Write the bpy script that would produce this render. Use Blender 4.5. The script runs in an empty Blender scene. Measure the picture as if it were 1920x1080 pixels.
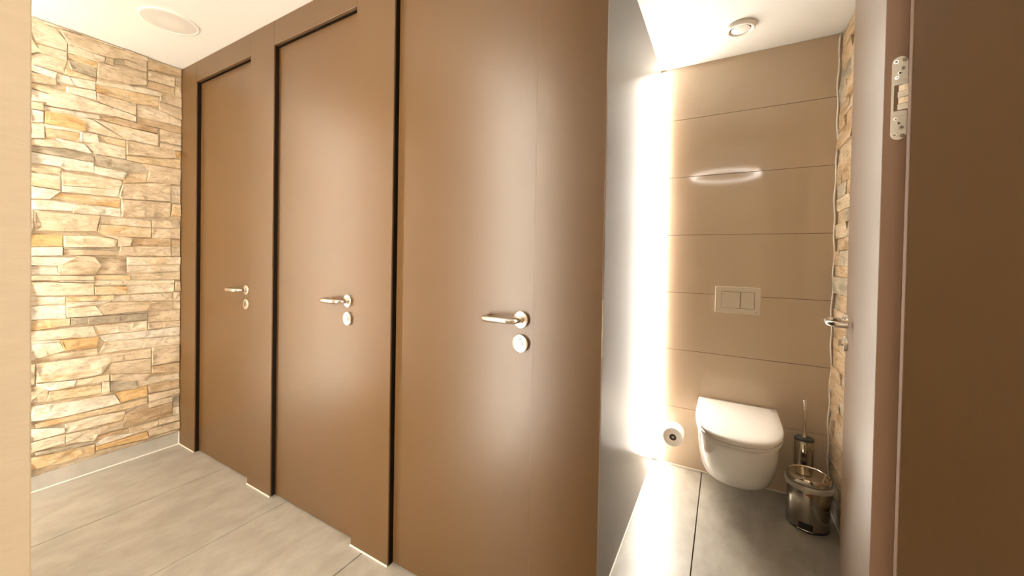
import bpy, bmesh, math, random
from mathutils import Vector, Matrix, noise
from mathutils.geometry import delaunay_2d_cdt

random.seed(11)
scene = bpy.context.scene
C = scene.collection

# ------------------------------------------------------------------ camera
CAM_H = 1.23
def setup_camera():
    yaw, pitch, roll, f, cy = .5149, .0129, -.0178, 706.016, 494.07
    F = Vector((-math.sin(yaw), math.cos(yaw), 0)); Rt = Vector((math.cos(yaw), math.sin(yaw), 0)); D = Vector((0, 0, -1))
    F2 = F*math.cos(pitch) + D*math.sin(pitch); D2 = D*math.cos(pitch) - F*math.sin(pitch)
    R3 = Rt*math.cos(roll) + D2*math.sin(roll); D3 = D2*math.cos(roll) - Rt*math.sin(roll)
    cd = bpy.data.cameras.new('camera'); cam = bpy.data.objects.new('camera', cd); C.objects.link(cam)
    m = Matrix((R3, -D3, -F2)).transposed().to_4x4(); m.translation = (0, 0, CAM_H)
    cam.matrix_world = m
    cd.sensor_width = 36; cd.lens = f/1920*36; cd.shift_y = (cy-540)/1920; cd.clip_start = .01
    scene.camera = cam
setup_camera()

# ------------------------------------------------------------------ world and view
w = bpy.data.worlds.new('world'); scene.world = w; w.use_nodes = True
w.node_tree.nodes['Background'].inputs[0].default_value = (1, .9, .78, 1)
w.node_tree.nodes['Background'].inputs[1].default_value = .02
vs = scene.view_settings
vs.view_transform = 'Standard'; vs.look = 'None'; vs.gamma = 1; vs.use_curve_mapping = False
vs.exposure = 1.15
LED_COL = (1.0, .93, .82)
LED_STALL, LED_STONE, LED_PILLAR, LED_LOBBY_FILL, LAMP_RING = 98, 38, 50, 52, 12      # luminance of the lamps; the lobby strip is an added fill

# ------------------------------------------------------------------ helpers
ORG = {}
def obj(name, bm, mat, parent=None, smooth=False, world=True, auto=None):
    """link a bmesh (world coordinates) as ONE mesh object; children are stored relative to their root's origin"""
    o = Vector(ORG.get(parent.name, (0, 0, 0))) if (parent and world) else Vector((0, 0, 0))
    if o.length: bmesh.ops.translate(bm, verts=bm.verts, vec=-o)
    me = bpy.data.meshes.new(name); bm.to_mesh(me); bm.free()
    if smooth:
        for p in me.polygons: p.use_smooth = True
        if auto is not None: me.set_sharp_from_angle(angle=math.radians(auto))
    if mat: me.materials.append(mat)
    ob = bpy.data.objects.new(name, me); C.objects.link(ob)
    if parent: ob.parent = parent; ORG[ob.name] = ORG.get(parent.name, (0, 0, 0))
    return ob
def tag(o, label, cat, group=None, kind=None):
    o['label'] = label; o['category'] = cat
    if group: o['group'] = group
    if kind: o['kind'] = kind
    return o
def thing(name, label, cat, loc=(0, 0, 0), rotz=0, group=None, kind=None):
    o = bpy.data.objects.new(name, None); C.objects.link(o); o.empty_display_size = .05
    o.location = loc; o.rotation_euler = (0, 0, rotz); ORG[o.name] = tuple(loc)
    return tag(o, label, cat, group, kind)
def box(bm, x0, x1, y0, y1, z0, z1, bev=0.0, seg=1):
    r = bmesh.ops.create_cube(bm, size=1)
    for v in r['verts']:
        v.co = Vector((x0+(x1-x0)*(v.co.x+.5), y0+(y1-y0)*(v.co.y+.5), z0+(z1-z0)*(v.co.z+.5)))
    if bev:
        es = list({e for v in r['verts'] for e in v.link_edges})
        bmesh.ops.bevel(bm, geom=es, offset=bev, segments=seg, affect='EDGES', profile=.5)
    return bm
def B(*a, **k): return box(bmesh.new(), *a, **k)
def loft(bm, rings, cap0=True, cap1=True, closed=True):
    R = [[bm.verts.new(p) for p in r] for r in rings]
    n = len(R[0])
    for a, b in zip(R[:-1], R[1:]):
        for i in range(n if closed else n-1):
            j = (i+1) % n
            bm.faces.new((a[i], a[j], b[j], b[i]))
    if cap0: bm.faces.new(R[0][::-1])
    if cap1: bm.faces.new(R[-1])
    bmesh.ops.recalc_face_normals(bm, faces=bm.faces)
    return bm
def lathe(bm, prof, c, axis='z', n=40, sx=1, sy=1, cap0=True, cap1=True):
    """prof: (radius, height) pairs; turned about an axis through c"""
    rings = []
    for r, h in prof:
        ring = []
        for i in range(n):
            a = 2*math.pi*i/n; u, v = r*math.cos(a)*sx, r*math.sin(a)*sy
            if axis == 'z': p = (c[0]+u, c[1]+v, c[2]+h)
            elif axis == 'y': p = (c[0]+u, c[1]+h, c[2]+v)
            else: p = (c[0]+h, c[1]+u, c[2]+v)
            ring.append(p)
        rings.append(ring)
    return loft(bm, rings, cap0, cap1)
def tube(bm, pts, r, n=14, cap=True):
    pts = [Vector(p) for p in pts]; rings = []
    up = None
    for i, p in enumerate(pts):
        t = (pts[min(i+1, len(pts)-1)] - pts[max(i-1, 0)]).normalized()
        if up is None:
            up = t.orthogonal().normalized()
        up = (up - t*up.dot(t)).normalized(); s = t.cross(up)
        rr = r[i] if isinstance(r, (list, tuple)) else r
        rings.append([p + (up*math.cos(2*math.pi*k/n) + s*math.sin(2*math.pi*k/n))*rr for k in range(n)])
    return loft(bm, rings, cap, cap)

# ------------------------------------------------------------------ materials
def mat(name, base, rough=.5, metal=0, spec=.5, var=None, scale=(1, 1, 1), nscale=6, detail=6, bump=0, bscale=None, bdist=.002, coat=0, dist=0, lo=.35, hi=.65, sub=0):
    m = bpy.data.materials.new(name); m.use_nodes = True
    nt = m.node_tree; p = nt.nodes['Principled BSDF']
    p.inputs['Base Color'].default_value = (*base, 1); p.inputs['Roughness'].default_value = rough
    p.inputs['Metallic'].default_value = metal; p.inputs['Specular IOR Level'].default_value = spec
    p.inputs['Coat Weight'].default_value = coat
    if var or bump:
        tc = nt.nodes.new('ShaderNodeTexCoord'); mp = nt.nodes.new('ShaderNodeMapping'); mp.inputs['Scale'].default_value = scale
        nt.links.new(tc.outputs['Object'], mp.inputs['Vector'])
    if var:
        nz = nt.nodes.new('ShaderNodeTexNoise'); nz.inputs['Scale'].default_value = nscale; nz.inputs['Detail'].default_value = detail
        nz.inputs['Roughness'].default_value = .62; nz.inputs['Distortion'].default_value = dist
        rp = nt.nodes.new('ShaderNodeValToRGB'); rp.color_ramp.elements[0].position = lo; rp.color_ramp.elements[1].position = hi
        rp.color_ramp.elements[0].color = (*base, 1); rp.color_ramp.elements[1].color = (*var, 1)
        nt.links.new(mp.outputs[0], nz.inputs['Vector']); nt.links.new(nz.outputs['Fac'], rp.inputs[0]); nt.links.new(rp.outputs[0], p.inputs['Base Color'])
    if bump:
        n2 = nt.nodes.new('ShaderNodeTexNoise'); n2.inputs['Scale'].default_value = bscale or nscale*4; n2.inputs['Detail'].default_value = 8; n2.inputs['Roughness'].default_value = .6
        bp = nt.nodes.new('ShaderNodeBump'); bp.inputs['Strength'].default_value = bump; bp.inputs['Distance'].default_value = bdist
        nt.links.new(mp.outputs[0], n2.inputs['Vector']); nt.links.new(n2.outputs['Fac'], bp.inputs['Height']); nt.links.new(bp.outputs[0], p.inputs['Normal'])
    return m
def emit(name, col, strength):
    m = bpy.data.materials.new(name); m.use_nodes = True
    p = m.node_tree.nodes['Principled BSDF']
    p.inputs['Base Color'].default_value = (.8, .8, .8, 1); p.inputs['Emission Color'].default_value = (*col, 1); p.inputs['Emission Strength'].default_value = strength
    return m
def stone_mat(name, a, b, c):
    """layered sandstone: two tones in streaky beds, rusty or grey blotches, rough broken relief"""
    m = bpy.data.materials.new(name); m.use_nodes = True; nt = m.node_tree; N = nt.nodes; L = nt.links
    p = N['Principled BSDF']; p.inputs['Roughness'].default_value = .82; p.inputs['Specular IOR Level'].default_value = .25
    tc = N.new('ShaderNodeTexCoord'); oi = N.new('ShaderNodeObjectInfo')
    ad = N.new('ShaderNodeVectorMath'); ad.operation = 'ADD'
    cm = N.new('ShaderNodeCombineXYZ'); mu = N.new('ShaderNodeMath'); mu.operation = 'MULTIPLY'; mu.inputs[1].default_value = 37
    L.new(oi.outputs['Random'], mu.inputs[0]); L.new(mu.outputs[0], cm.inputs['X']); L.new(tc.outputs['Object'], ad.inputs[0]); L.new(cm.outputs[0], ad.inputs[1])
    mp = N.new('ShaderNodeMapping'); mp.inputs['Scale'].default_value = (1, 1, 2.6); L.new(ad.outputs[0], mp.inputs['Vector'])
    n1 = N.new('ShaderNodeTexNoise'); n1.inputs['Scale'].default_value = 9; n1.inputs['Detail'].default_value = 9; n1.inputs['Roughness'].default_value = .68; n1.inputs['Distortion'].default_value = .6
    n2 = N.new('ShaderNodeTexNoise'); n2.inputs['Scale'].default_value = 5; n2.inputs['Detail'].default_value = 6; n2.inputs['Distortion'].default_value = .8
    n3 = N.new('ShaderNodeTexNoise'); n3.inputs['Scale'].default_value = 15; n3.inputs['Detail'].default_value = 12; n3.inputs['Roughness'].default_value = .72; n3.inputs['Distortion'].default_value = .7
    vo = N.new('ShaderNodeTexVoronoi'); vo.inputs['Scale'].default_value = 14; vo.feature = 'F1'
    for n in (n1, n2, n3, vo): L.new(mp.outputs[0], n.inputs['Vector'])
    r1 = N.new('ShaderNodeValToRGB'); r1.color_ramp.elements[0].position = .34; r1.color_ramp.elements[1].position = .66
    r1.color_ramp.elements[0].color = (*a, 1); r1.color_ramp.elements[1].color = (*b, 1); L.new(n1.outputs['Fac'], r1.inputs[0])
    r2 = N.new('ShaderNodeValToRGB'); r2.color_ramp.elements[0].position = .5; r2.color_ramp.elements[1].position = .68
    L.new(n2.outputs['Fac'], r2.inputs[0])
    mx = N.new('ShaderNodeMix'); mx.data_type = 'RGBA'; mx.inputs['B'].default_value = (*c, 1)
    L.new(r2.outputs[0], mx.inputs['Factor']); L.new(r1.outputs[0], mx.inputs['A'])
    n4 = N.new('ShaderNodeTexNoise'); n4.inputs['Scale'].default_value = 34; n4.inputs['Detail'].default_value = 12; n4.inputs['Roughness'].default_value = .75; n4.inputs['Distortion'].default_value = .5
    L.new(mp.outputs[0], n4.inputs['Vector'])
    r4 = N.new('ShaderNodeValToRGB'); r4.color_ramp.elements[0].position = .34; r4.color_ramp.elements[1].position = .52
    r4.color_ramp.elements[0].color = (.60, .53, .43, 1); r4.color_ramp.elements[1].color = (1, 1, 1, 1); L.new(n4.outputs['Fac'], r4.inputs[0])
    m4 = N.new('ShaderNodeMix'); m4.data_type = 'RGBA'; m4.blend_type = 'MULTIPLY'; m4.inputs['Factor'].default_value = .85
    L.new(mx.outputs['Result'], m4.inputs['A']); L.new(r4.outputs[0], m4.inputs['B']); L.new(m4.outputs['Result'], p.inputs['Base Color'])
    am = N.new('ShaderNodeMath'); am.operation = 'MULTIPLY_ADD'; am.inputs[1].default_value = .5; L.new(vo.outputs['Distance'], am.inputs[0]); L.new(n3.outputs['Fac'], am.inputs[2])
    bp = N.new('ShaderNodeBump'); bp.inputs['Strength'].default_value = .9; bp.inputs['Distance'].default_value = .018
    L.new(am.outputs[0], bp.inputs['Height']); L.new(bp.outputs[0], p.inputs['Normal'])
    return m

M = {}
M['laminate'] = mat('brown_laminate', (.103, .050, .012), .37, spec=.80, var=(.106, .0515, .0128), scale=(60, 60, 1.2), nscale=3, bump=.09, bscale=9, bdist=.0012)
M['partition'] = mat('brushed_brown_laminate', (.094, .052, .018), .33, spec=.30, var=(.098, .054, .019), scale=(60, 60, 1.6), nscale=3, bump=.06, bscale=7, bdist=.0014)
M['laminate_edge'] = mat('brown_laminate_edge', (.19, .115, .07), .45)
M['floor'] = mat('greige_floor_tile', (.285, .258, .216), .34, var=(.367, .338, .289), scale=(2.2, 1.2, 1), nscale=5, detail=12, dist=.25, bump=.14, bscale=40, bdist=.001)
M['grout'] = mat('dark_grout', (.05, .038, .027), .9)
M['ceiling'] = mat('white_ceiling_paint', (.72, .71, .675), .7, bump=.03, nscale=30)
M['paint'] = mat('beige_wall_plaster', (.70, .575, .40), .6, var=(.73, .605, .425), scale=(1, 2, 9), nscale=7, bump=.35, bscale=18, bdist=.0025)
M['walltile'] = mat('taupe_gloss_tile', (.60, .49, .37), .07, spec=.55, var=(.615, .505, .383), nscale=2)
M['walljoint'] = mat('taupe_joint', (.16, .11, .07), .8)
M['skirting'] = mat('grey_skirting_tile', (.38, .36, .31), .4, var=(.45, .42, .37), nscale=9)
M['sealant'] = mat('white_sealant', (.80, .76, .68), .35)
M['ceramic'] = mat('white_ceramic', (.88, .86, .82), .06, spec=.7, coat=.6)
M['seat'] = mat('white_seat_plastic', (.84, .81, .76), .16)
M['steel'] = mat('brushed_steel', (.74, .69, .62), .26, 1)
M['chrome'] = mat('polished_steel', (.66, .61, .53), .09, 1)
M['binsteel'] = mat('smudged_steel', (.44, .40, .34), .24, 1, var=(.38, .345, .29), nscale=12)
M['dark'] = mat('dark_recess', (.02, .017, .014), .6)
M['black'] = mat('black_plastic', (.025, .024, .023), .35)
M['charcoal'] = mat('charcoal_plastic', (.06, .058, .055), .45)
M['green'] = mat('green_indicator', (.02, .38, .16), .4)
M['red'] = mat('red_badge', (.28, .03, .02), .35)
M['white'] = mat('white_plastic', (.80, .77, .71), .4)
M['plate'] = mat('satin_cream_plastic', (.74, .68, .575), .3)
M['paper'] = mat('tissue_paper', (.84, .81, .76), .9, bump=.2, nscale=60)
M['hinge'] = mat('satin_nickel', (.94, .91, .84), .4, 0)
M['lip'] = mat('matt_brown_lip', (.20, .125, .085), .75, spec=.15)
M['seal'] = mat('black_rubber_seal', (.012, .008, .005), .8, spec=.1)  # near-black that paints in the shade of the door gaps
M['edgeband'] = mat('brown_edge_band', (.32, .20, .135), .5)
M['screwhead'] = mat('worn_screw_head', (.36, .32, .26), .4, .5)
M['stone_c'] = stone_mat('cream_sandstone', (.76, .64, .46), (.85, .76, .60), (.72, .56, .35))
M['stone_w'] = stone_mat('pale_sandstone', (.82, .73, .58), (.88, .83, .72), (.78, .65, .46))
M['stone_t'] = stone_mat('tan_sandstone', (.64, .51, .34), (.77, .64, .47), (.54, .42, .27))
M['stone_o'] = stone_mat('honey_sandstone', (.70, .53, .31), (.80, .66, .45), (.66, .42, .19))
M['stone_O'] = stone_mat('rust_sandstone', (.68, .44, .19), (.74, .53, .28), (.54, .31, .12))
M['stone_g'] = stone_mat('grey_sandstone', (.50, .43, .31), (.64, .55, .42), (.36, .31, .22))
M['stone_G'] = stone_mat('dark_grey_sandstone', (.38, .33, .24), (.54, .46, .34), (.28, .24, .17))
M['stone_b'] = stone_mat('brown_sandstone', (.56, .41, .25), (.68, .53, .35), (.45, .31, .17))
M['stoneback'] = stone_mat('sandstone_bed', (.62, .50, .34), (.72, .61, .45), (.54, .42, .27))
def bag_material():
    m = bpy.data.materials.new('clear_bin_liner'); m.use_nodes = True; nt = m.node_tree
    p = nt.nodes['Principled BSDF']; p.inputs['Base Color'].default_value = (.82, .78, .70, 1); p.inputs['Roughness'].default_value = .25; p.inputs['Alpha'].default_value = .4
    return m
M['bag'] = bag_material()
def grille_material():
    m = mat('perforated_white_grille', (.78, .75, .69), .5); nt = m.node_tree; p = nt.nodes['Principled BSDF']
    tc = nt.nodes.new('ShaderNodeTexCoord'); vo = nt.nodes.new('ShaderNodeTexVoronoi'); vo.inputs['Scale'].default_value = 170; vo.inputs['Randomness'].default_value = 0
    rp = nt.nodes.new('ShaderNodeValToRGB'); rp.color_ramp.elements[0].position = .22; rp.color_ramp.elements[1].position = .3
    rp.color_ramp.elements[0].color = (.36, .34, .30, 1); rp.color_ramp.elements[1].color = (.66, .64, .60, 1)
    nt.links.new(tc.outputs['Object'], vo.inputs['Vector']); nt.links.new(vo.outputs['Distance'], rp.inputs[0]); nt.links.new(rp.outputs[0], p.inputs['Base Color'])
    return m
M['grille'] = grille_material()

# ------------------------------------------------------------------ shell
H = 2.395                    # ceiling
YF, YD, YB = 1.052, 1.076, 2.469
XS, XP, XR = -3.035, -.3665, .52

floor = tag(obj('floor', B(-3.2, 1.3, -1.5, 2.65, -.06, -.0115), M['grout']), 'grey beige large format floor tiles with thin dark joints', 'floor', kind='structure')
xs = [-3.2] + [-.092 - .595*k for k in range(4, -1, -1)] + [.503, 1.098, 1.3]
xs[1] = -2.472
ys = [-1.5, -1.15, .05, 1.25, 2.45, 2.65]
for i in range(len(xs)-1):
    for j in range(len(ys)-1):
        obj('floor_tile', B(xs[i]+.0023, xs[i+1]-.0023, ys[j]+.0013, ys[j+1]-.0013, -.012, 0, bev=.0006), M['floor'], floor)
tag(obj('ceiling', B(-3.2, 1.3, -1.5, 2.65, H, H+.06), M['ceiling']), 'smooth cream white ceiling', 'ceiling', kind='structure')

# stone cladding ----------------------------------------------------
def stone(poly, depth, to3, m, parent, rng):
    """one split-face stone: ragged outline, broken front, real thickness; poly in wall coordinates (along, up)"""
    cx = sum(p[0] for p in poly)/len(poly); cz = sum(p[1] for p in poly)/len(poly)
    ex = max(p[0] for p in poly)-min(p[0] for p in poly); ez = max(p[1] for p in poly)-min(p[1] for p in poly)
    if ex < .004 or ez < .004: return None
    sc = lambda p, d: (cx+(p[0]-cx)*max(.3, 1-2*d/ex), cz+(p[1]-cz)*max(.3, 1-2*d/ez))
    pts = []
    n = len(poly)
    for i in range(n):
        a, b = poly[i], poly[(i+1) % n]; L = math.hypot(b[0]-a[0], b[1]-a[1]); k = max(1, int(L/.055))
        for q in range(k):
            t = q/k; j = .0013 if q else .0006
            pts.append((a[0]+(b[0]-a[0])*t+rng.uniform(-j, j), a[1]+(b[1]-a[1])*t+rng.uniform(-j, j)))
    outer = [sc(p, -.0014) for p in pts]; bev = min(.0026, ez*.10); top = [sc(p, -.0014+bev*rng.uniform(.5, 1.4)) for p in pts]
    tx, tz = rng.uniform(-.02, .02), rng.uniform(-.10, .10)
    inner = []
    x = min(p[0] for p in poly)+.018
    while x < max(p[0] for p in poly)-.012:
        z = min(p[1] for p in poly)+.014
        while z < max(p[1] for p in poly)-.010:
            inner.append((x+rng.uniform(-.009, .009), z+rng.uniform(-.006, .006))); z += .03
        x += .042
    V2 = [Vector(p) for p in top]+[Vector(p) for p in inner]
    m0 = len(top)
    res = delaunay_2d_cdt(V2, [(i, (i+1) % m0) for i in range(m0)], [], 1, 1e-6)
    bm = bmesh.new()
    hgt = lambda x, z: depth + tx*(x-cx) + tz*(z-cz) + rng.uniform(-.0034, .0034)
    tv = [bm.verts.new(to3(v.x, v.y, hgt(v.x, v.y))) for v in res[0]]
    for fc in res[2]:
        try: bm.faces.new([tv[i] for i in fc])
        except ValueError: pass
    # map ring vertices back
    idx = {}
    for newi, olds in enumerate(res[3]):
        for o in olds: idx[o] = newi
    mid = [bm.verts.new(to3(p[0], p[1], depth*.72+tx*(p[0]-cx)+tz*(p[1]-cz)-.001)) for p in outer]
    bas = [bm.verts.new(to3(p[0], p[1], -.004)) for p in outer]
    for i in range(m0):
        j = (i+1) % m0
        for q in ((mid[i], mid[j], tv[idx[j]], tv[idx[i]]), (bas[i], bas[j], mid[j], mid[i])):
            try: bm.faces.new(q)
            except ValueError: pass
    bmesh.ops.recalc_face_normals(bm, faces=bm.faces)
    # open back: make sure normals look out of the wall
    out = Vector(to3(cx, cz, 1))-Vector(to3(cx, cz, 0))
    s = sum(f.normal.dot(out)*f.calc_area() for f in bm.faces)
    if s < 0: bmesh.ops.reverse_faces(bm, faces=bm.faces)
    return obj('stone', bm, m, parent)
rng = random.Random(5)
TRACE = """c 455,2390 620,2390 626,2387 567,2384 455,2378
c 622,2390 781,2390 785,2384 718,2383 628,2383
t 787,2390 886,2390 886,2368 792,2370
t 550,2372 620,2379 714,2379 785,2381 884,2365 884,2325 792,2339 744,2319 654,2315 576,2321
c 455,2376 528,2378 547,2354 573,2324 572,2278 471,2268 455,2326
c 455,2281 471,2265 572,2275 573,2228 482,2230 455,2211
c 577,2320 652,2314 681,2274 577,2271
o 576,2267 617,2271 684,2268 681,2235 576,2238
g 576,2235 667,2239 678,2207 678,2183 589,2185
o 570,2183 594,2184 676,2179 676,2164 568,2155
c 455,2200 482,2227 572,2227 568,2158 455,2159
w 455,2153 539,2149 534,2120 455,2123
t 455,2117 503,2119 534,2119 538,2087 455,2069
w 540,2147 579,2147 599,2108 537,2104
w 583,2148 676,2161 676,2116 603,2109
c 455,2064 568,2063 568,2031 455,2039
w 573,2093 676,2107 677,2061 571,2060
c 657,2312 711,2312 713,2287 684,2273
t 718,2315 744,2313 744,2280 715,2284
g 748,2315 789,2322 785,2303 746,2289
t 793,2332 886,2323 882,2304 793,2308
t 686,2268 744,2274 884,2302 885,2224 813,2200 682,2188
t 682,2185 813,2198 814,2184 680,2167
b 889,2390 1051,2390 1049,2349 890,2324
t 890,2319 1015,2328 1015,2267 888,2260
b 894,2256 1014,2262 1015,2214 887,2215
t 1020,2325 1051,2338 1052,2212 1019,2213
c 680,2165 886,2207 1012,2207 1012,2192 835,2169 680,2151
o 679,2149 775,2163 940,2173 940,2122 839,2101 680,2106
w 455,2035 503,2028 524,1990 455,1974
c 506,2028 568,2062 677,2048 735,2042 838,2025 839,1992 749,1997 503,1970
w 576,2070 676,2077 676,2051 579,2062
t 680,2101 838,2098 838,2030 737,2045 680,2056
t 455,1971 494,1977 494,1939 455,1934
w 455,1931 494,1936 494,1881 455,1870
w 455,1866 497,1869 497,1802 456,1790
w 498,1963 693,1982 693,1965 618,1946 499,1941
O 500,1938 594,1949 635,1926 641,1880 499,1879
c 598,1945 667,1948 792,1878 643,1881 636,1923
c 670,1950 800,1950 936,1947 937,1878 799,1880
b 693,1963 749,1991 839,1987 936,1983 934,1954 800,1952
c 843,2095 940,2100 1051,2071 1051,2033 843,2025
t 943,2148 1050,2145 1051,2077 944,2105
b 846,2023 1051,2029 1051,1982 941,1991 846,1986
t 945,1986 1051,1980 1051,1914 945,1911
t 945,1899 1051,1902 1052,1877 945,1864
O 1019,1867 1052,1874 1052,1829 1027,1829
t 948,2202 1014,2223 1050,2205 1050,2149 944,2152
w 479,1874 642,1879 618,1865 501,1856
o 502,1854 618,1863 609,1822 502,1804
w 621,1868 683,1873 689,1826 624,1821
o 685,1872 796,1872 796,1836 719,1846
c 690,1837 796,1828 797,1768 677,1766 643,1807
t 456,1785 557,1801 568,1767 456,1753
w 535,1812 583,1808 637,1805 658,1767 569,1770
g 453,1751 565,1764 670,1750 670,1720 453,1724
w 453,1720 670,1716 671,1664 571,1656 551,1670 453,1669
t 453,1664 552,1660 552,1627 453,1629
g 676,1761 797,1762 894,1745 887,1710 787,1689 675,1702
t 801,1874 941,1872 1017,1872 1025,1828 950,1810 801,1794
o 801,1787 866,1793 1052,1822 1052,1766 866,1760 802,1760
w 675,1698 800,1687 787,1645 675,1658
t 867,1753 1052,1758 1053,1687 901,1716
c 452,1616 551,1619 551,1547 452,1555
c 557,1642 773,1640 782,1623 769,1586 558,1573
w 558,1570 769,1584 769,1545 558,1538
w 452,1549 551,1541 515,1494 452,1489
o 517,1529 777,1535 770,1483 517,1502
w 452,1483 515,1490 594,1481 594,1442 452,1434
w 596,1479 777,1477 777,1432 596,1433
o 787,1647 812,1681 891,1702 884,1648 785,1624
t 785,1622 998,1660 998,1549 951,1546 781,1536 771,1549
t 780,1530 998,1541 999,1448 782,1431
t 901,1719 1047,1734 1048,1662 889,1653
c 1003,1647 1048,1652 1049,1545 1003,1541
o 1008,1535 1049,1538 1049,1464 1004,1459
t 467,1430 693,1425 681,1342 467,1327
w 452,1428 463,1430 463,1326 452,1325
c 698,1424 907,1422 907,1380 696,1384
o 692,1378 907,1376 907,1318 721,1312 685,1342
t 912,1423 1041,1435 1041,1385 912,1378
t 912,1372 1048,1383 1048,1319 912,1315
O 452,1307 559,1314 559,1252 452,1248
c 564,1310 682,1313 763,1298 757,1257 564,1248
t 685,1331 826,1311 816,1264 764,1259 764,1299
b 827,1311 999,1316 999,1272 828,1264
t 778,1260 999,1268 1000,1208 769,1209
o 1005,1314 1048,1316 1048,1267 1005,1266
c 1005,1261 1048,1263 1049,1208 1006,1208
w 452,1244 559,1248 559,1206 452,1201
g 564,1246 754,1244 754,1237 564,1237
t 564,1236 771,1234 770,1209 564,1207
w 452,1197 572,1194 606,1194 604,1173 543,1153 452,1155
t 545,1150 614,1203 672,1199 700,1149 675,1101 547,1103
w 452,1151 539,1149 545,1104 452,1106
t 676,1194 800,1189 801,1101 677,1101 702,1145
c 805,1199 1049,1202 1049,1155 805,1154
c 805,1151 1049,1151 1049,1115 805,1106
t 452,1102 672,1091 672,1070 452,1079
g 549,1074 672,1069 672,1058 549,1065
o 676,1096 816,1091 816,1066 676,1074
t 818,1094 1049,1109 1049,1058 818,1066
c 452,1068 672,1054 672,989 452,1001
c 676,1070 1021,1055 1021,1037 676,1039
o 676,1033 803,1026 803,984 677,990
c 805,1042 1021,1034 1017,984 805,986
t 1026,1050 1049,1049 1050,985 1023,987
c 1021,982 1050,980 1050,922 1019,924
c 1019,921 1050,918 1050,873 1020,877
w 452,997 569,984 570,947 452,951
w 452,947 570,943 571,868 452,879
o 574,983 751,981 744,951 574,962
w 574,959 742,948 679,932 574,928
c 753,978 1014,976 1014,926 746,945
t 735,941 1014,922 1016,875 712,876 686,912
c 575,925 679,926 708,872 575,876
G 589,872 895,861 895,822 589,834
o 452,875 584,869 584,834 452,824
t 898,861 1050,867 1051,798 898,804
t 898,800 1051,795 1051,761 899,764
c 671,820 893,817 893,759 687,764
c 452,821 669,818 685,761 685,757 452,771
c 452,771 550,759 550,755 453,758
O 551,757 689,751 686,697 571,702
w 452,756 549,752 569,702 453,671
w 693,759 892,756 1051,759 1051,701 716,725
c 716,723 1051,696 1052,647 713,659 693,658
t 528,687 686,690 687,655 468,666
c 472,652 725,645 742,604 702,543 609,540 473,558
c 453,657 468,653 468,543 453,548
t 730,644 911,645 911,591 743,599
t 747,594 911,586 912,494 710,541
t 916,650 1047,643 1048,540 917,539
b 917,532 1048,532 1048,469 917,492
w 473,552 608,534 599,502 519,503 473,540
c 609,533 732,533 732,497 603,505
o 517,498 702,484 703,434 508,450
c 707,497 734,495 734,427 704,424
t 453,540 516,533 505,451 453,460
t 737,532 908,492 893,453 737,496
g 738,489 841,474 855,418 739,428
O 761,420 856,415 896,423 893,361 781,357
c 849,473 1048,461 1048,426 897,430 857,422
b 902,418 1048,413 1049,367 902,374
t 902,366 1049,359 1049,334 902,317
w 453,441 609,420 756,410 780,352 550,353 453,367
t 737,349 893,348 893,310 737,309
o 468,348 697,346 894,345 894,311 690,317 473,326
c 571,309 690,311 801,301 788,254 571,257
c 571,253 703,236 688,200 677,177 571,206
b 797,283 917,282 1012,287 1013,203 789,209
t 902,323 1012,320 1012,289 902,287
g 1016,307 1049,307 1049,253 1016,256
c 1018,247 1049,245 1050,190 1017,202
t 698,242 791,240 788,210 691,204
b 682,197 813,193 813,170 682,173
t 816,197 944,194 944,171 895,148 816,159
t 948,193 1050,188 1050,158 948,164
t 899,150 1050,150 1050,104 902,109
w 682,164 730,177 813,163 856,151 751,142 682,143
O 685,139 895,140 902,99 682,123
t 682,117 902,94 1050,101 1050,86 682,95
w 453,328 568,292 568,263 453,262
c 453,256 568,254 569,209 453,206
g 471,201 677,175 674,165 556,169 471,188
o 453,179 677,156 677,102 453,113"""
wall_left = tag(obj('wall_left', B(-3.2, XS-.003, -.15, 1.2, 0, H), M['stoneback']), 'cream split-face sandstone wall at the end of the passage', 'wall', kind='structure')
toL = lambda a, b, h: (XS-.009+h, a, b)
for ln in TRACE.strip().split('\n'):
    k, *ps = ln.split()
    poly = [tuple(int(v)/1000 for v in p.split(',')) for p in ps]
    poly = [(min(a, YF-.002), b) for a, b in poly]
    stone(poly, rng.uniform(.010, .023) + (.002 if k in 'tbO' else 0), toL, M['stone_'+k], wall_left, rng)
def courses(a0, a1, z0, z1, to3, parent, hr, lr, dr, keys):
    z = z0
    while z < z1-.012:
        h = min(rng.uniform(*hr), z1-z)
        if z1-(z+h) < .02: h = z1-z
        a = a0-rng.uniform(0, .1)
        while a < a1:
            l = rng.uniform(*lr); p0, p1 = max(a, a0), min(a+l, a1)
            if a1-p1 < .04: p1 = a1; l = p1-a
            if p1-p0 > .025:
                j = h*.12
                poly = [(p0, z+.0005), (p1, z+.0005), (p1-rng.uniform(0, .006), z+h-.0005), (p0+rng.uniform(0, .006), z+h-.0005)]
                stone(poly, rng.uniform(*dr), to3, M['stone_'+rng.choice(keys)], parent, rng)
            a += l
        z += h
courses(.032, .452, .084, H-.004, toL, wall_left, (.045, .10), (.14, .34), (.012, .028), 'ccwwto')
wall_right = tag(obj('wall_right', B(XR, 1.3, 1.10, 2.65, 0, H), M['stoneback']), 'sandstone clad side wall of the open cubicle behind its door', 'wall', kind='structure')
toR = lambda a, b, h: (XR-h, a, b)
courses(1.14, YB-.001, .10, H-.004, toR, wall_right, (.05, .10), (.16, .36), (.031, .042), 'bbtgbG')

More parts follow.
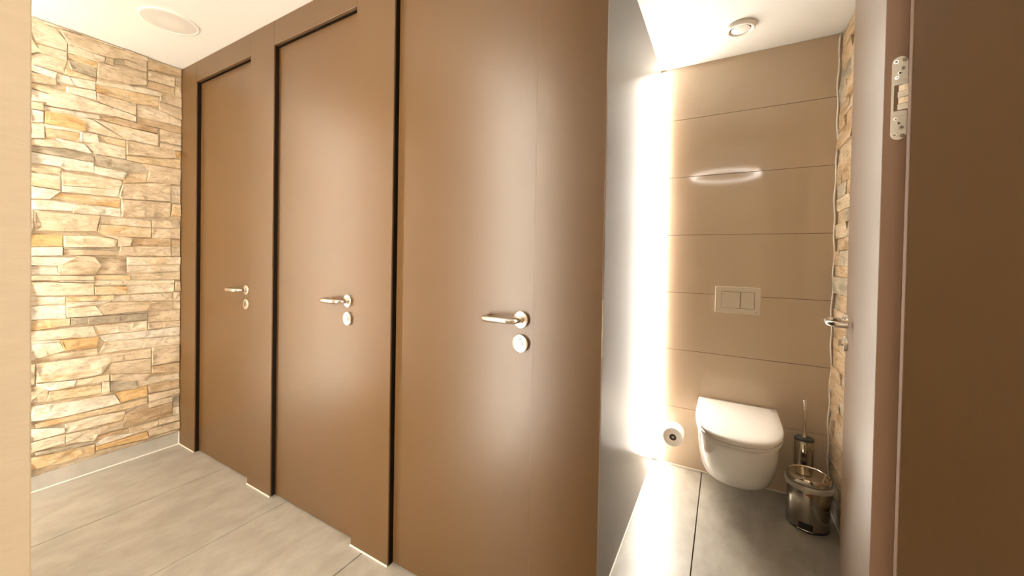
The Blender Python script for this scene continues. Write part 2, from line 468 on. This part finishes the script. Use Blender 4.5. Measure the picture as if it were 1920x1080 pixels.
# rear tile wall of the open cubicle
wall_back = tag(obj('wall_back', B(XP-.04, XR+.02, YB+.008, YB+.18, 0, H), M['walljoint']), 'glossy taupe tiled rear wall behind the toilet', 'wall', kind='structure')
zj = [0, .352, .700, 1.044, 1.389, 1.735, 2.080, H]
for a, b in zip(zj[:-1], zj[1:]):
    obj('wall_tile', B(XP+.001, XR-.001, YB, YB+.009, a+.0011, b-.0011, bev=.0007), M['walltile'], wall_back)

# plain walls round the passage and the lobby where the camera stands
tag(obj('wall_passage', B(-3.2, -1.051, -.14, 0, 0, H), M['paint']), 'beige plastered passage wall facing the cubicle doors', 'wall', kind='structure')
tag(obj('wall_pillar', B(-1.05, -1.0, -1.5, .151, 0, H, bev=.002), M['paint']), 'beige plastered wall edge close by at the left border', 'wall', kind='structure')
tag(obj('wall_lobby', B(-1.0, 1.3, -1.56, -1.5, 0, H), M['paint']), 'beige plastered wall behind the viewer', 'wall', kind='structure')
tag(obj('wall_side', B(1.2, 1.3, -1.5, 1.1, 0, H), M['paint']), 'beige plastered side wall of the lobby', 'wall', kind='structure')
tag(obj('wall_partition', B(XP-.03, XP, 1.102, YB+.006, .004, H-.001, bev=.0012), M['partition']), 'brown laminate partition beside the glowing light strip', 'partition', kind='structure')

# skirtings and sealant lines
tag(obj('baseboard_left', B(XS-.014, XS+.003, .03, YF-.001, 0, .080, bev=.001), M['skirting']), 'grey tile skirting under the bright stone wall', 'baseboard', kind='structure')
tag(obj('baseboard_right', B(XR-.036, XR, 1.16, YB-.002, 0, .080, bev=.001), M['skirting']), 'grey tile skirting beside the pedal bin', 'baseboard', kind='structure')
n = 0
def seal(label, *a):
    global n
    n += 1
    return tag(obj('trim_%d' % (n+2), B(*a, bev=.0012), M['sealant']), label, 'sealant', kind='structure')
seal('white sealant line under the stone wall skirting', XS+.003, XS+.008, .03, YF-.004, 0, .006)
seal('white sealant line down the corner of the stone wall skirting', XS+.001, XS+.006, YF-.005, YF-.0005, .006, .085)
seal('white sealant line at the foot of the brown partition', XP, XP+.006, 1.10, YB-.03, 0, .005)
seal('white sealant line at the foot of the taupe tiled wall', XP+.006, XR-.04, YB-.005, YB, 0, .005)
seal('white sealant line at the foot of the skirting by the bin', XR-.042, XR-.036, 1.16, YB-.006, 0, .005)
for (a, b), s in zip(((XS+.002, -2.825), (-2.2, -1.98), (-1.36, -1.138), (-.517, -.30)), ('between the stone wall and the first door', 'between the first and second doors', 'between the second and third doors', 'between the third door and the open cubicle')):
    seal('white sealant line at the foot of the post ' + s, a, b, YF-.005, YF, 0, .006)
bm = bmesh.new(); pts = []
for i in range(70):
    z = .09+(H-.095)*i/69; pts.append((.4785+.0025*math.sin(i*1.1)+.002*math.sin(i*.37+1), YB-.003, z))
tube(bm, pts, .0038, 8)
n += 1
tag(obj('trim_%d' % (n+2), bm, M['sealant'], smooth=True), 'wavy white sealant bead between taupe tiles and sandstone', 'sealant', kind='structure')

# ------------------------------------------------------------------ cubicle front: posts and headers
front = thing('trim_1', 'brown laminate frame of the cubicle front around the closed doors', 'door frame', (-3.0, YF, 0), kind='structure')
HB = 2.273
posts = [(XS-.01, -2.825), (-2.2, -1.98), (-1.36, -1.138)]
for a, b in posts:
    obj('post', B(a, b, YF, YF+.075, .001, H-.0005, bev=.0012), M['laminate'], front)
bm = B(-.517, -.30, YF, YF+.012, .001, H-.0005, bev=.001); box(bm, -.517, XP, YF+.0121, YF+.075, .001, H-.0005)
post4 = obj('post', bm, M['laminate'], front)
obj('strike_plate', B(-.3003, -.2985, YF+.002, YF+.0105, .952, 1.118, bev=.0003), M['steel'], post4)
for a, b in ((-2.825, -2.2), (-1.98, -1.36), (-1.138, -.517)):
    obj('header', B(a+.0006, b-.0006, YF+.0004, YF+.075, HB, H-.0005, bev=.0012), M['laminate'], front)
jamb = thing('trim_2', 'dark brown laminate panel and jamb at the right border', 'door frame', (.6, YF, 0), kind='structure')
obj('header', B(-.2995, .3175, YF+.0004, YF+.075, HB, H-.0005, bev=.0012), M['laminate'], jamb)
obj('jamb_lip', B(.318, .330, YF+.0012, YF+.020, .001, H-.0005, bev=.002, seg=2), M['lip'], jamb)
bm = B(.3195, 1.2, YF, YF+.0202, .001, H-.0005); box(bm, .348, 1.2, YF+.0202, YF+.095, .001, H-.0005)
obj('jamb_panel', bm, M['laminate'], jamb)

# ------------------------------------------------------------------ doors
def arc(cx, cy, r, a0, a1, k=7):
    return [(cx+r*math.cos(math.radians(a0+(a1-a0)*i/k)), cy+r*math.sin(math.radians(a0+(a1-a0)*i/k))) for i in range(k+1)]
def lever_path(L=.125, off=.056, r=.030):
    """U lever in (along, out): leaves the rose, bends, runs along the door and returns to it"""
    p = [(0, .006), (0, off-r)] + arc(-r, off-r, r, 0, 90)[1:] + arc(-(L-r), off-r, r, 90, 180) + [(-L, .010)]
    return p
def furniture(door, f3, mirrored, indicator):
    """lever, rose and lock; f3(along, out, up) maps to coordinates of the door"""
    lv = bmesh.new()
    tube(lv, [f3(a, o, 1.034) for a, o in lever_path()], .0098, 16)
    r0 = bmesh.new()
    def disc(bm, c_up, prof, n=36):
        rings = [[f3(r*math.cos(2*math.pi*i/n), h, c_up+r*math.sin(2*math.pi*i/n)) for i in range(n)] for r, h in prof]
        return loft(bm, rings)
    rose = obj('rose', disc(r0, 1.034, [(.027, 0), (.027, .0085), (.0262, .0098), (.0255, .010)]), M['steel'], door, True, False, 35)
    lever = obj('lever', lv, M['steel'], door, True, False, 50)
    bm = bmesh.new(); disc(bm, 1.034, [(.0125, .009), (.0125, .018), (.0118, .0188)], 24)
    obj('lever_neck', bm, M['steel'], lever, True, False, 35)
    lock = obj('lock', disc(bmesh.new(), .957, [(.0285, 0), (.0285, .0085), (.0277, .0098), (.027, .010)]), M['steel'], door, True, False, 35)
    lock['label'] = 'round lock disc with coin slot' if indicator else 'round lock disc with thumb turn'
    def plate(pts, h0, h1):
        bm = bmesh.new()
        return loft(bm, [[f3(a, h, .957+u) for a, u in pts] for h in (h0, h1)])
    if indicator:
        g = [(-.0075, .0135), (-.0060, .0165), (.001, .0178), (.0065, .0145), (.0060, .0118), (.0, .0120)]
        obj('vacancy_window', plate(g, .0098, .0110), M['green'], lock, False, False)['label'] = 'green vacant indicator'
        half = [(.000, .011), (.004, .0105), (.0085, .0075), (.0108, .001), (.0088, -.006), (.0040, -.0105)]
        obj('coin_slot', plate(half, .0098, .0108), M['laminate_edge'], lock, False, False)['label'] = 'half-moon coin slot'
        half2 = [(-.0005, .0095), (.0035, .0085), (.0062, .004), (.0068, -.001), (.0055, -.006), (.0022, -.0098)]
        obj('slot_insert', plate(half2, .0099, .0112), M['steel'], lock, False, False)
        obj('slot_line', plate([(-.0075, .0105), (-.0062, .0105), (-.0062, -.0115), (-.0075, -.0115)], .0098, .0110), M['dark'], lock, False, False)
    else:
        obj('thumb_turn', disc(bmesh.new(), .957, [(.0105, .0095), (.0105, .0155), (.0098, .0165)], 24), M['steel'], lock, True, False, 35)
        obj('thumb_grip', plate([(-.003, .010), (.003, .010), (.003, -.010), (-.003, -.010)], .0160, .0240), M['steel'], lock, False, False)
for i, (x0, x1, hx, lab) in enumerate(((-2.825, -2.2, -2.262, 'brown cubicle door nearest the stone wall'), (-1.98, -1.36, -1.420, 'middle one of the three closed brown cubicle doors'), (-1.138, -.517, -.569, 'largest closed brown cubicle door, beside the open cubicle'))):
    d = thing('door_%d' % (i+1), lab, 'door', ((x0+x1)/2, YD, 0), kind='structure')
    obj('leaf', B(x0+.003, x1-.002, YD, YD+.04, .006, HB-.004, bev=.0012), M['laminate'], d)
    obj('door_seal', B(x0+.0002, x0+.0016, YF+.0065, YD+.012, .004, HB-.001), M['seal'], d)  # black strip standing in for shade on the post's side face
    obj('door_seal', B(x0+.0022, x1-.002, YF+.015, YD+.006, HB-.0022, HB-.0002), M['seal'], d)  # same painted shade along the header's underside
    ox = hx-(x0+x1)/2
    furniture(d, lambda a, o, u, ox=ox: (ox+a, -o, u), False, True)

# the open door: hinged on the right jamb, swung into the cubicle
T = math.radians(7.63); AX, AY = .263*1.13, 1.13
d4 = thing('door_4', 'open brown cubicle door seen edge on at the right, with concealed hinge', 'door', (AX, AY, 0), kind='structure')
d4.rotation_euler = (0, 0, -T)        # local +Y runs along the leaf from the hinge edge, local +X through its thickness
TH, WD = .0375, .640
obj('leaf', B(0, TH, 0, WD, .006, HB-.004, bev=.0012), M['laminate'], d4, world=False)
obj('edge_band', B(.0006, TH-.0006, -.0008, .0004, .008, HB-.006), M['edgeband'], d4, world=False)
furniture(d4, lambda a, o, u: (-o, .585+a, u), True, False)
# concealed hinge set into the hinge edge
def stadium(x0, x1, z0, z1, y, round_top, round_bot, k=8):
    r = (x1-x0)/2; cx = (x0+x1)/2; p = []
    if round_bot: p += [(cx+r*math.cos(math.pi+math.pi*i/k), y, z0+r+r*math.sin(math.pi+math.pi*i/k)) for i in range(k+1)]
    else: p += [(x0, y, z0), (x1, y, z0)]
    if round_top: p += [(cx+r*math.cos(math.pi*i/k), y, z1-r+r*math.sin(math.pi*i/k)) for i in range(k+1)]
    else: p += [(x1, y, z1), (x0, y, z1)]
    return p
def slab(fn, y0, y1): return loft(bmesh.new(), [fn(y0), fn(y1)])
hx0, hx1, hz0, hz1, s0, s1 = .0115, .0365, 1.503, 1.683, 1.5545, 1.631
hinge = obj('hinge', slab(lambda y: stadium(hx0, hx1, s1+.0004, hz1, y, True, False), .002, -.0018), M['hinge'], d4, world=False)
hinge['label'] = 'satin nickel concealed hinge in the door edge'
obj('cover_plate', slab(lambda y: stadium(hx0, hx1, hz0, s0-.0004, y, False, True), .002, -.0018), M['hinge'], hinge, world=False)
fr = bmesh.new()
for a in ((hx0, hx0+.0042, s0, s1), (hx0+.0042, hx1, s0, s0+.011), (hx0+.0042, hx1, s1-.009, s1)):
    box(fr, a[0], a[1], -.0018, .002, a[2], a[3], bev=.0002)
obj('hinge_body', fr, M['hinge'], hinge, world=False)
obj('hinge_pocket', B(hx0+.0042, hx1, -.0011, .002, s0+.011, s1-.009), M['laminate_edge'], hinge, world=False)
for k in range(4):
    z0 = s0+.0125+k*.0135; sh = .0012*(k % 2)
    bm = bmesh.new(); b2 = bmesh.new()
    prof = [(hx0+.010+sh, -.001), (hx0+.0185+sh, -.006), (hx0+.028, -.010), (hx0+.036, -.018), (hx0+.036, -.006), (hx0+.028, -.001)]
    loft(bm, [[(a, b, z) for a, b in prof] for z in (z0, z0+.0127)])
    obj('hinge_link', bm, M['steel'] if k % 2 else M['hinge'], hinge, world=False)
def screw(x, z, r):
    s = obj('screw', lathe(bmesh.new(), [(r, 0), (r, .0012), (r*.9, .0014)], (x, -.0027, z), 'y', 20), M['steel'], hinge, True, False, 40)
    return s
def hole(x, z, r, m): return obj('screw_recess', lathe(bmesh.new(), [(r, 0), (r, .0004)], (x, -.0030, z), 'y', 12), m, hinge, False, False)
for top in (True, False):
    q = (lambda v: s1+v) if top else (lambda v: s0-v)
    for dx, dz, r, m in ((.0065, .041, .0042, 'laminate_edge'), (.0185, .0435, .0042, 'laminate_edge'), (.0165, .0255, .0044, 'hinge'), (.0125, .0160, .0035, 'dark'), (.0080, .0065, .0042, 'hinge')):
        x = hx0+dx; z = q(dz)
        if m == 'hinge': screw(x, z, r*.92); hole(x, z, .0012, M['dark'])
        else: screw(x, z, r); hole(x, z, r*(.62 if m == 'laminate_edge' else .55), M['screwhead'] if m != 'dark' else M['dark'])

# ------------------------------------------------------------------ light strips
def led(label, x0, x1, y0, y1, z0, z1, face, strength, shield=0, group='vertical corner light strips'):
    """slim aluminium channel with an opal diffuser; face = direction(s) the diffuser shows to"""
    t = thing('led_strip', label, 'light strip', ((x0+x1)/2, (y0+y1)/2, z0), group=group)
    e = .003
    bm = bmesh.new()
    yb0, yb1 = (y1-e, y1) if face == '-y' else (y0, y0+e)
    box(bm, x0, x1, yb0, yb1, z0, z1)
    box(bm, x0, x1, min(y0, y1), max(y0, y1), z0-.004, z0); box(bm, x0, x1, min(y0, y1), max(y0, y1), z1, z1+.004)
    if shield: box(bm, x1, x1+.0015, y1-shield, y1, z0-.004, z1+.004)
    obj('channel', bm, M['white'] if shield else M['steel'], t)
    a, b = (y0, y1-e) if face == '-y' else (y0+e, y1)
    obj('diffuser', B(x0+.001, x1-.001, a, b, z0, z1, bev=.004, seg=2), emit('opal_diffuser_%s' % strength, LED_COL, strength), t, True, auto=40)
    return t
led('blazing vertical light strip in the cubicle corner between brown partition and taupe tiles', XP+.0003, XP+.029, YB-.009, YB, .012, 2.378, '-y', LED_STALL)
led('vertical light strip on the passage wall beside the sandstone wall', -2.88, -2.84, .001, .016, .03, 2.36, '+y', LED_STONE)
led('vertical light strip in the corner behind the beige wall edge', -1.180, -1.140, .001, .016, .03, 2.36, '+y', LED_PILLAR)
def led_x(label, x0, x1, y0, y1, z0, z1, strength):
    t = thing('led_strip', label, 'light strip', ((x0+x1)/2, (y0+y1)/2, z0), group='vertical corner light strips')
    bm = B(x1-.003, x1, y0, y1, z0, z1); box(bm, x0, x1, y0, y1, z0-.004, z0); box(bm, x0, x1, y0, y1, z1, z1+.004)
    obj('channel', bm, M['steel'], t)
    obj('diffuser', B(x0, x1-.003, y0+.001, y1-.001, z0, z1, bev=.004, seg=2), emit('opal_diffuser_lobby', LED_COL, strength), t, True, auto=40)
led_x('vertical light strip in the lobby corner right of the dark brown panel', 1.186, 1.2, YF-.042, YF-.002, .03, 2.36, LED_LOBBY_FILL)  # out-of-view strip added to brighten the beige wall edge
# ring lamp on the lobby ceiling, mirrored faintly in the taupe tiles
rl = thing('ceiling_lamp', 'round ring lamp on the lobby ceiling behind the viewer', 'lamp', (-.03, -.74, H))
obj('ring_housing', lathe(bmesh.new(), [(.41, 0), (.41, -.03), (.405, -.032), (.345, -.032), (.34, -.03), (.34, 0)], (-.03, -.74, H), 'z', 64, cap0=False, cap1=False), M['white'], rl, True, auto=40)
obj('ring_diffuser', lathe(bmesh.new(), [(.40, -.0325), (.398, -.04), (.352, -.04), (.35, -.0325)], (-.03, -.74, H), 'z', 64, cap0=False, cap1=False), emit('opal_ring', LED_COL, LAMP_RING), rl, True, auto=40)

# ------------------------------------------------------------------ ceiling fittings
sp = thing('ceiling_speaker', 'flat round white perforated speaker set in the ceiling', 'speaker', (-2.462, .806, H))
obj('rim', lathe(bmesh.new(), [(.117, 0), (.1165, -.004), (.114, -.006), (.108, -.0065), (.106, -.0045)], (-2.462, .806, H), 'z', 64, cap0=False, cap1=False), M['white'], sp, True, auto=40)
obj('grille', lathe(bmesh.new(), [(.1062, -.0045), (.08, -.006), (.04, -.0072), (.004, -.0076)], (-2.462, .806, H), 'z', 64, cap0=False), M['grille'], sp, True, auto=40)
vc = (.041, 2.176, H)
ve = thing('exhaust_valve', 'round white exhaust air valve on the cubicle ceiling', 'air vent', vc)
obj('ring', lathe(bmesh.new(), [(.066, 0), (.0665, -.004), (.063, -.017), (.058, -.021), (.051, -.020), (.046, -.012), (.044, 0)], vc, 'z', 56, cap0=False, cap1=False), M['white'], ve, True, auto=50)
obj('throat', lathe(bmesh.new(), [(.0455, -.001), (.0455, -.003)], vc, 'z', 40), M['laminate_edge'], ve)
obj('disc', lathe(bmesh.new(), [(.010, 0), (.010, -.010), (.0395, -.0125), (.0405, -.016), (.037, -.0185), (.002, -.0195)], vc, 'z', 48), M['white'], ve, True, auto=40)

# ------------------------------------------------------------------ toilet
TX = .0715
def dshape(wd, yb, yf, k=28, straight=.42, p=2.35, rc=0.0, dx=0):
    """outline of a D: straight back at the wall, straight sides, rounded front"""
    ym = yb-(yb-yf)*straight; pts = []
    for i in range(4): pts.append((TX+dx+wd-rc*(1 if i == 0 else 0), yb-(yb-ym)*i/4 - (0 if i else 0)))
    for i in range(k+1):
        a = math.pi*i/k; c, s = math.cos(a), math.sin(a)
        pts.append((TX+dx+wd*math.copysign(abs(c)**(2/p), c), ym-(ym-yf)*abs(s)**(2/p)))
    for i in range(3, -1, -1): pts.append((TX+dx-wd+rc*(1 if i == 0 else 0), yb-(yb-ym)*i/4))
    return pts
def drings(bm, specs):
    return loft(bm, [[(x, y, z) for x, y in dshape(wd, yb, yf, straight=st, p=p)] for z, wd, yb, yf, st, p in specs])
to = thing('wall_hung_toilet', 'white wall-hung toilet with closed flat lid on the taupe tiles', 'toilet', (TX, YB, 0))
bm = bmesh.new()
YW = YB-.001
specs = [(.085, .096, YW, 2.275, .30, 2.3), (.088, .118, YW, 2.235, .30, 2.3), (.100, .137, YW, 2.195, .30, 2.35), (.125, .153, YW, 2.143, .30, 2.4),
         (.165, .165, YW, 2.088, .32, 2.45), (.215, .172, YW, 2.043, .34, 2.45), (.270, .177, YW, 2.008, .36, 2.45), (.325, .180, YW, 1.983, .38, 2.45), (.375, .182, YW, 1.967, .40, 2.4),
         (.395, .182, YW, 1.963, .40, 2.4), (.399, .180, YW, 1.966, .40, 2.4), (.400, .175, YW, 1.972, .40, 2.4)]
drings(bm, specs)
obj('bowl', bm, M['ceramic'], to, True, auto=50)
bm = bmesh.new()
drings(bm, [(.4015, .181, YW-.035, 1.952, .42, 2.4), (.403, .186, YW-.035, 1.945, .42, 2.4), (.412, .187, YW-.035, 1.943, .42, 2.4), (.4155, .184, YW-.035, 1.948, .42, 2.4)])
obj('seat', bm, M['seat'], to, True, auto=45)
bm = bmesh.new()
drings(bm, [(.4175, .186, YW-.012, 1.945, .42, 2.4), (.4195, .1895, YW-.012, 1.940, .42, 2.4), (.432, .1905, YW-.012, 1.9385, .42, 2.4), (.440, .189, YW-.013, 1.942, .42, 2.4), (.4445, .183, YW-.016, 1.952, .42, 2.4),
            (.4465, .150, YW-.04, 2.0, .42, 2.4), (.4475, .08, YW-.12, 2.1, .42, 2.3)])
obj('lid', bm, M['seat'], to, True, auto=60)

fp = thing('flush_plate', 'cream dual flush button plate above the toilet', 'flush plate', (.064, YB, .946))
obj('frame', B(-.045, .173, YB-.011, YB-.0002, .946, 1.093, bev=.002, seg=2), M['plate'], fp)
obj('button_recess', B(-.0155, .1465, YB-.0113, YB-.0105, .9735, 1.0665), M['walljoint'], fp)
obj('button', B(-.0135, .0765, YB-.0145, YB-.0106, .9755, 1.0645, bev=.0012, seg=2), M['plate'], fp)['label'] = 'larger flush button'
obj('button', B(.0800, .1440, YB-.0145, YB-.0106, .9755, 1.0645, bev=.0012, seg=2), M['plate'], fp)['label'] = 'smaller flush button'
obj('maker_mark', B(.149, .160, YB-.0113, YB-.0109, .954, .9565), M['walljoint'], fp)['label'] = 'tiny dark maker mark'

# ------------------------------------------------------------------ paper roll on its holder
rc = (-.2415, 2.353, .2125)
ro = thing('toilet_paper_roll', 'white toilet paper roll on a wall peg by the light strip', 'toilet paper', (rc[0], rc[1], rc[2]-.054))
obj('paper', lathe(bmesh.new(), [(.0185, 0), (.051, 0), (.0535, .002), (.0535, .098), (.051, .100), (.0185, .100), (.0185, 0)], rc, 'y', 56, cap0=False, cap1=False), M['paper'], ro, True, auto=40)
obj('core', lathe(bmesh.new(), [(.0185, .0005), (.0182, .0995), (.0172, .0995), (.0172, .0005), (.0185, .0005)], rc, 'y', 40, cap0=False, cap1=False), M['laminate_edge'], ro, True, auto=40)
ho = thing('paper_holder', 'steel peg inside the toilet paper roll on the tiled wall', 'holder', (rc[0], YB, rc[2]-.02))
obj('peg', lathe(bmesh.new(), [(.0125, .002), (.0125, .116)], (rc[0], rc[1], rc[2]), 'y', 28), M['charcoal'], ho, True, auto=40)
obj('wall_rose', lathe(bmesh.new(), [(.024, .106), (.025, .108), (.025, .1158)], (rc[0], rc[1], rc[2]), 'y', 32), M['steel'], ho, True, auto=40)
obj('end_cap', B(rc[0]-.0075, rc[0]+.0065, rc[1]-.003, rc[1]+.004, rc[2]-.004, rc[2]+.008, bev=.0015, seg=2), M['steel'], ho)
obj('end_cap_line', B(rc[0]-.0055, rc[0]+.0045, rc[1]-.0034, rc[1]-.0028, rc[2]+.0005, rc[2]+.0025), M['dark'], ho)

# ------------------------------------------------------------------ toilet brush
bc = (.3715, 2.412, 0)
br = thing('toilet_brush', 'polished steel toilet brush set standing behind the pedal bin', 'toilet brush', bc)
obj('holder', lathe(bmesh.new(), [(.0395, .003), (.0405, .004), (.0405, .328)], bc, 'z', 48, 1, .72), M['chrome'], br, True, auto=40)
obj('foot_ring', lathe(bmesh.new(), [(.0412, 0), (.0412, .006)], bc, 'z', 40, 1, .72), M['black'], br, True, auto=40)
ld = obj('holder_lid', lathe(bmesh.new(), [(.0415, .328), (.0422, .332), (.0415, .339), (.036, .3435), (.012, .3465), (.0105, .3475)], bc, 'z', 48, 1, .72), M['charcoal'], br, True, auto=40)
obj('handle', lathe(bmesh.new(), [(.0105, .3470), (.0088, .351), (.0062, .356), (.0060, .42), (.0072, .50), (.0074, .531), (.0062, .535)], (bc[0], bc[1], 0), 'z', 24), M['chrome'], br, True, auto=40)

# ------------------------------------------------------------------ pedal bin with its liner
pc = (.3655, 2.238, 0); AX2, BY = .0815, .079
bi = thing('pedal_bin', 'small oval steel pedal bin with red badge in the cubicle corner', 'bin', pc)
obj('base_ring', lathe(bmesh.new(), [(1.0, 0), (1.012, .002), (1.012, .008), (1.0, .010)], pc, 'z', 64, AX2, BY), M['black'], bi, True, auto=40)
obj('body', lathe(bmesh.new(), [(.985, .009), (1.0, .012), (1.0, .206), (.985, .208)], pc, 'z', 72, AX2, BY), M['binsteel'], bi, True, auto=40)
lid = obj('lid', lathe(bmesh.new(), [(1.03, .212), (1.04, .214), (1.04, .232), (1.025, .238), (.99, .2405), (.96, .2395), (.925, .236), (.6, .2375), (.05, .239)], pc, 'z', 72, AX2, BY), M['chrome'], bi, True, auto=50)
th = math.radians(-92)
def onbin(ang, z, k=1.0): return (pc[0]+AX2*k*math.cos(ang), pc[1]+BY*k*math.sin(ang), z)
# badge: a small flat rhombus lying on the curved front
def rhombus(w2, h2, k0, k1, zc, a0):
    q = [(a0-w2, zc), (a0, zc-h2), (a0+w2, zc), (a0, zc+h2)]
    return loft(bmesh.new(), [[onbin(a, z, k) for a, z in q] for k in (k0, k1)])
bd = obj('badge', rhombus(.165, .0062, .985, 1.012, .172, math.radians(-97)), M['red'], bi); bd['label'] = 'small red diamond badge'
obj('badge_stripe', rhombus(.075, .0028, .985, 1.016, .172, math.radians(-97)), M['laminate_edge'], bd)
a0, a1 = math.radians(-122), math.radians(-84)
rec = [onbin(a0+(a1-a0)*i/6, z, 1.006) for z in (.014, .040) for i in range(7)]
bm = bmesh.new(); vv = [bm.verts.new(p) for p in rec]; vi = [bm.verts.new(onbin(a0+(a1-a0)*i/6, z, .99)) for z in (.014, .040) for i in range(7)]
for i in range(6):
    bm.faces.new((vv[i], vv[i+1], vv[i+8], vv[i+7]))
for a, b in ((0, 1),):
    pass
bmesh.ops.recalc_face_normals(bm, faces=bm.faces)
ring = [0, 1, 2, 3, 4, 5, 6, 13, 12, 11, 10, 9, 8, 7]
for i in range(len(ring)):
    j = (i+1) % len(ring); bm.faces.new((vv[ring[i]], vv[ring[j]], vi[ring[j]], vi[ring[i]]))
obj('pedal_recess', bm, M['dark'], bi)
pd = bmesh.new()
pp = [onbin(a0+(a1-a0)*i/6, 0, 1.0) for i in range(7)]; po = [onbin(a0+(a1-a0)*i/6, 0, 1.16) for i in range(7)]
loop = pp+po[::-1]
loft(pd, [[(x, y, z) for x, y, _ in loop] for z in (.011, .0155)])
pdl = obj('pedal', pd, M['black'], bi); pdl['label'] = 'black foot pedal with steel lip'
tb = bmesh.new(); tube(tb, [(x, y, .0145) for x, y, _ in po], .0032, 10)
obj('pedal_lip', tb, M['chrome'], pdl, True)
# liner bag folded over the rim
def liner():
    bm = bmesh.new(); n = 96; rings = []
    prof = [(1.005, .2085), (1.06, .2105), (1.15, .209), (1.20, .201), (1.18, .190), (1.09, .184), (1.02, .187)]
    r2 = random.Random(3); ph = [r2.uniform(0, 6.28) for _ in range(5)]
    for k, (r, z) in enumerate(prof):
        ring = []
        for i in range(n):
            a = 2*math.pi*i/n; wv = .5*math.sin(9*a+ph[0])+.35*math.sin(17*a+ph[1]+k*.5)+.3*math.sin(29*a+ph[2]-k)
            f = (r-1)/.16; rr = r+.040*f*wv; zz = z+.0050*wv*(k > 1)*(.6 if k < 6 else 1)
            ring.append((pc[0]+AX2*rr*math.cos(a), pc[1]+BY*rr*math.sin(a), zz))
        rings.append(ring)
    return loft(bm, rings, False, False)
bg = tag(obj('bin_liner', liner(), M['bag'], None, True), 'crumpled clear plastic liner folded over the rim of the bin', 'bin bag')
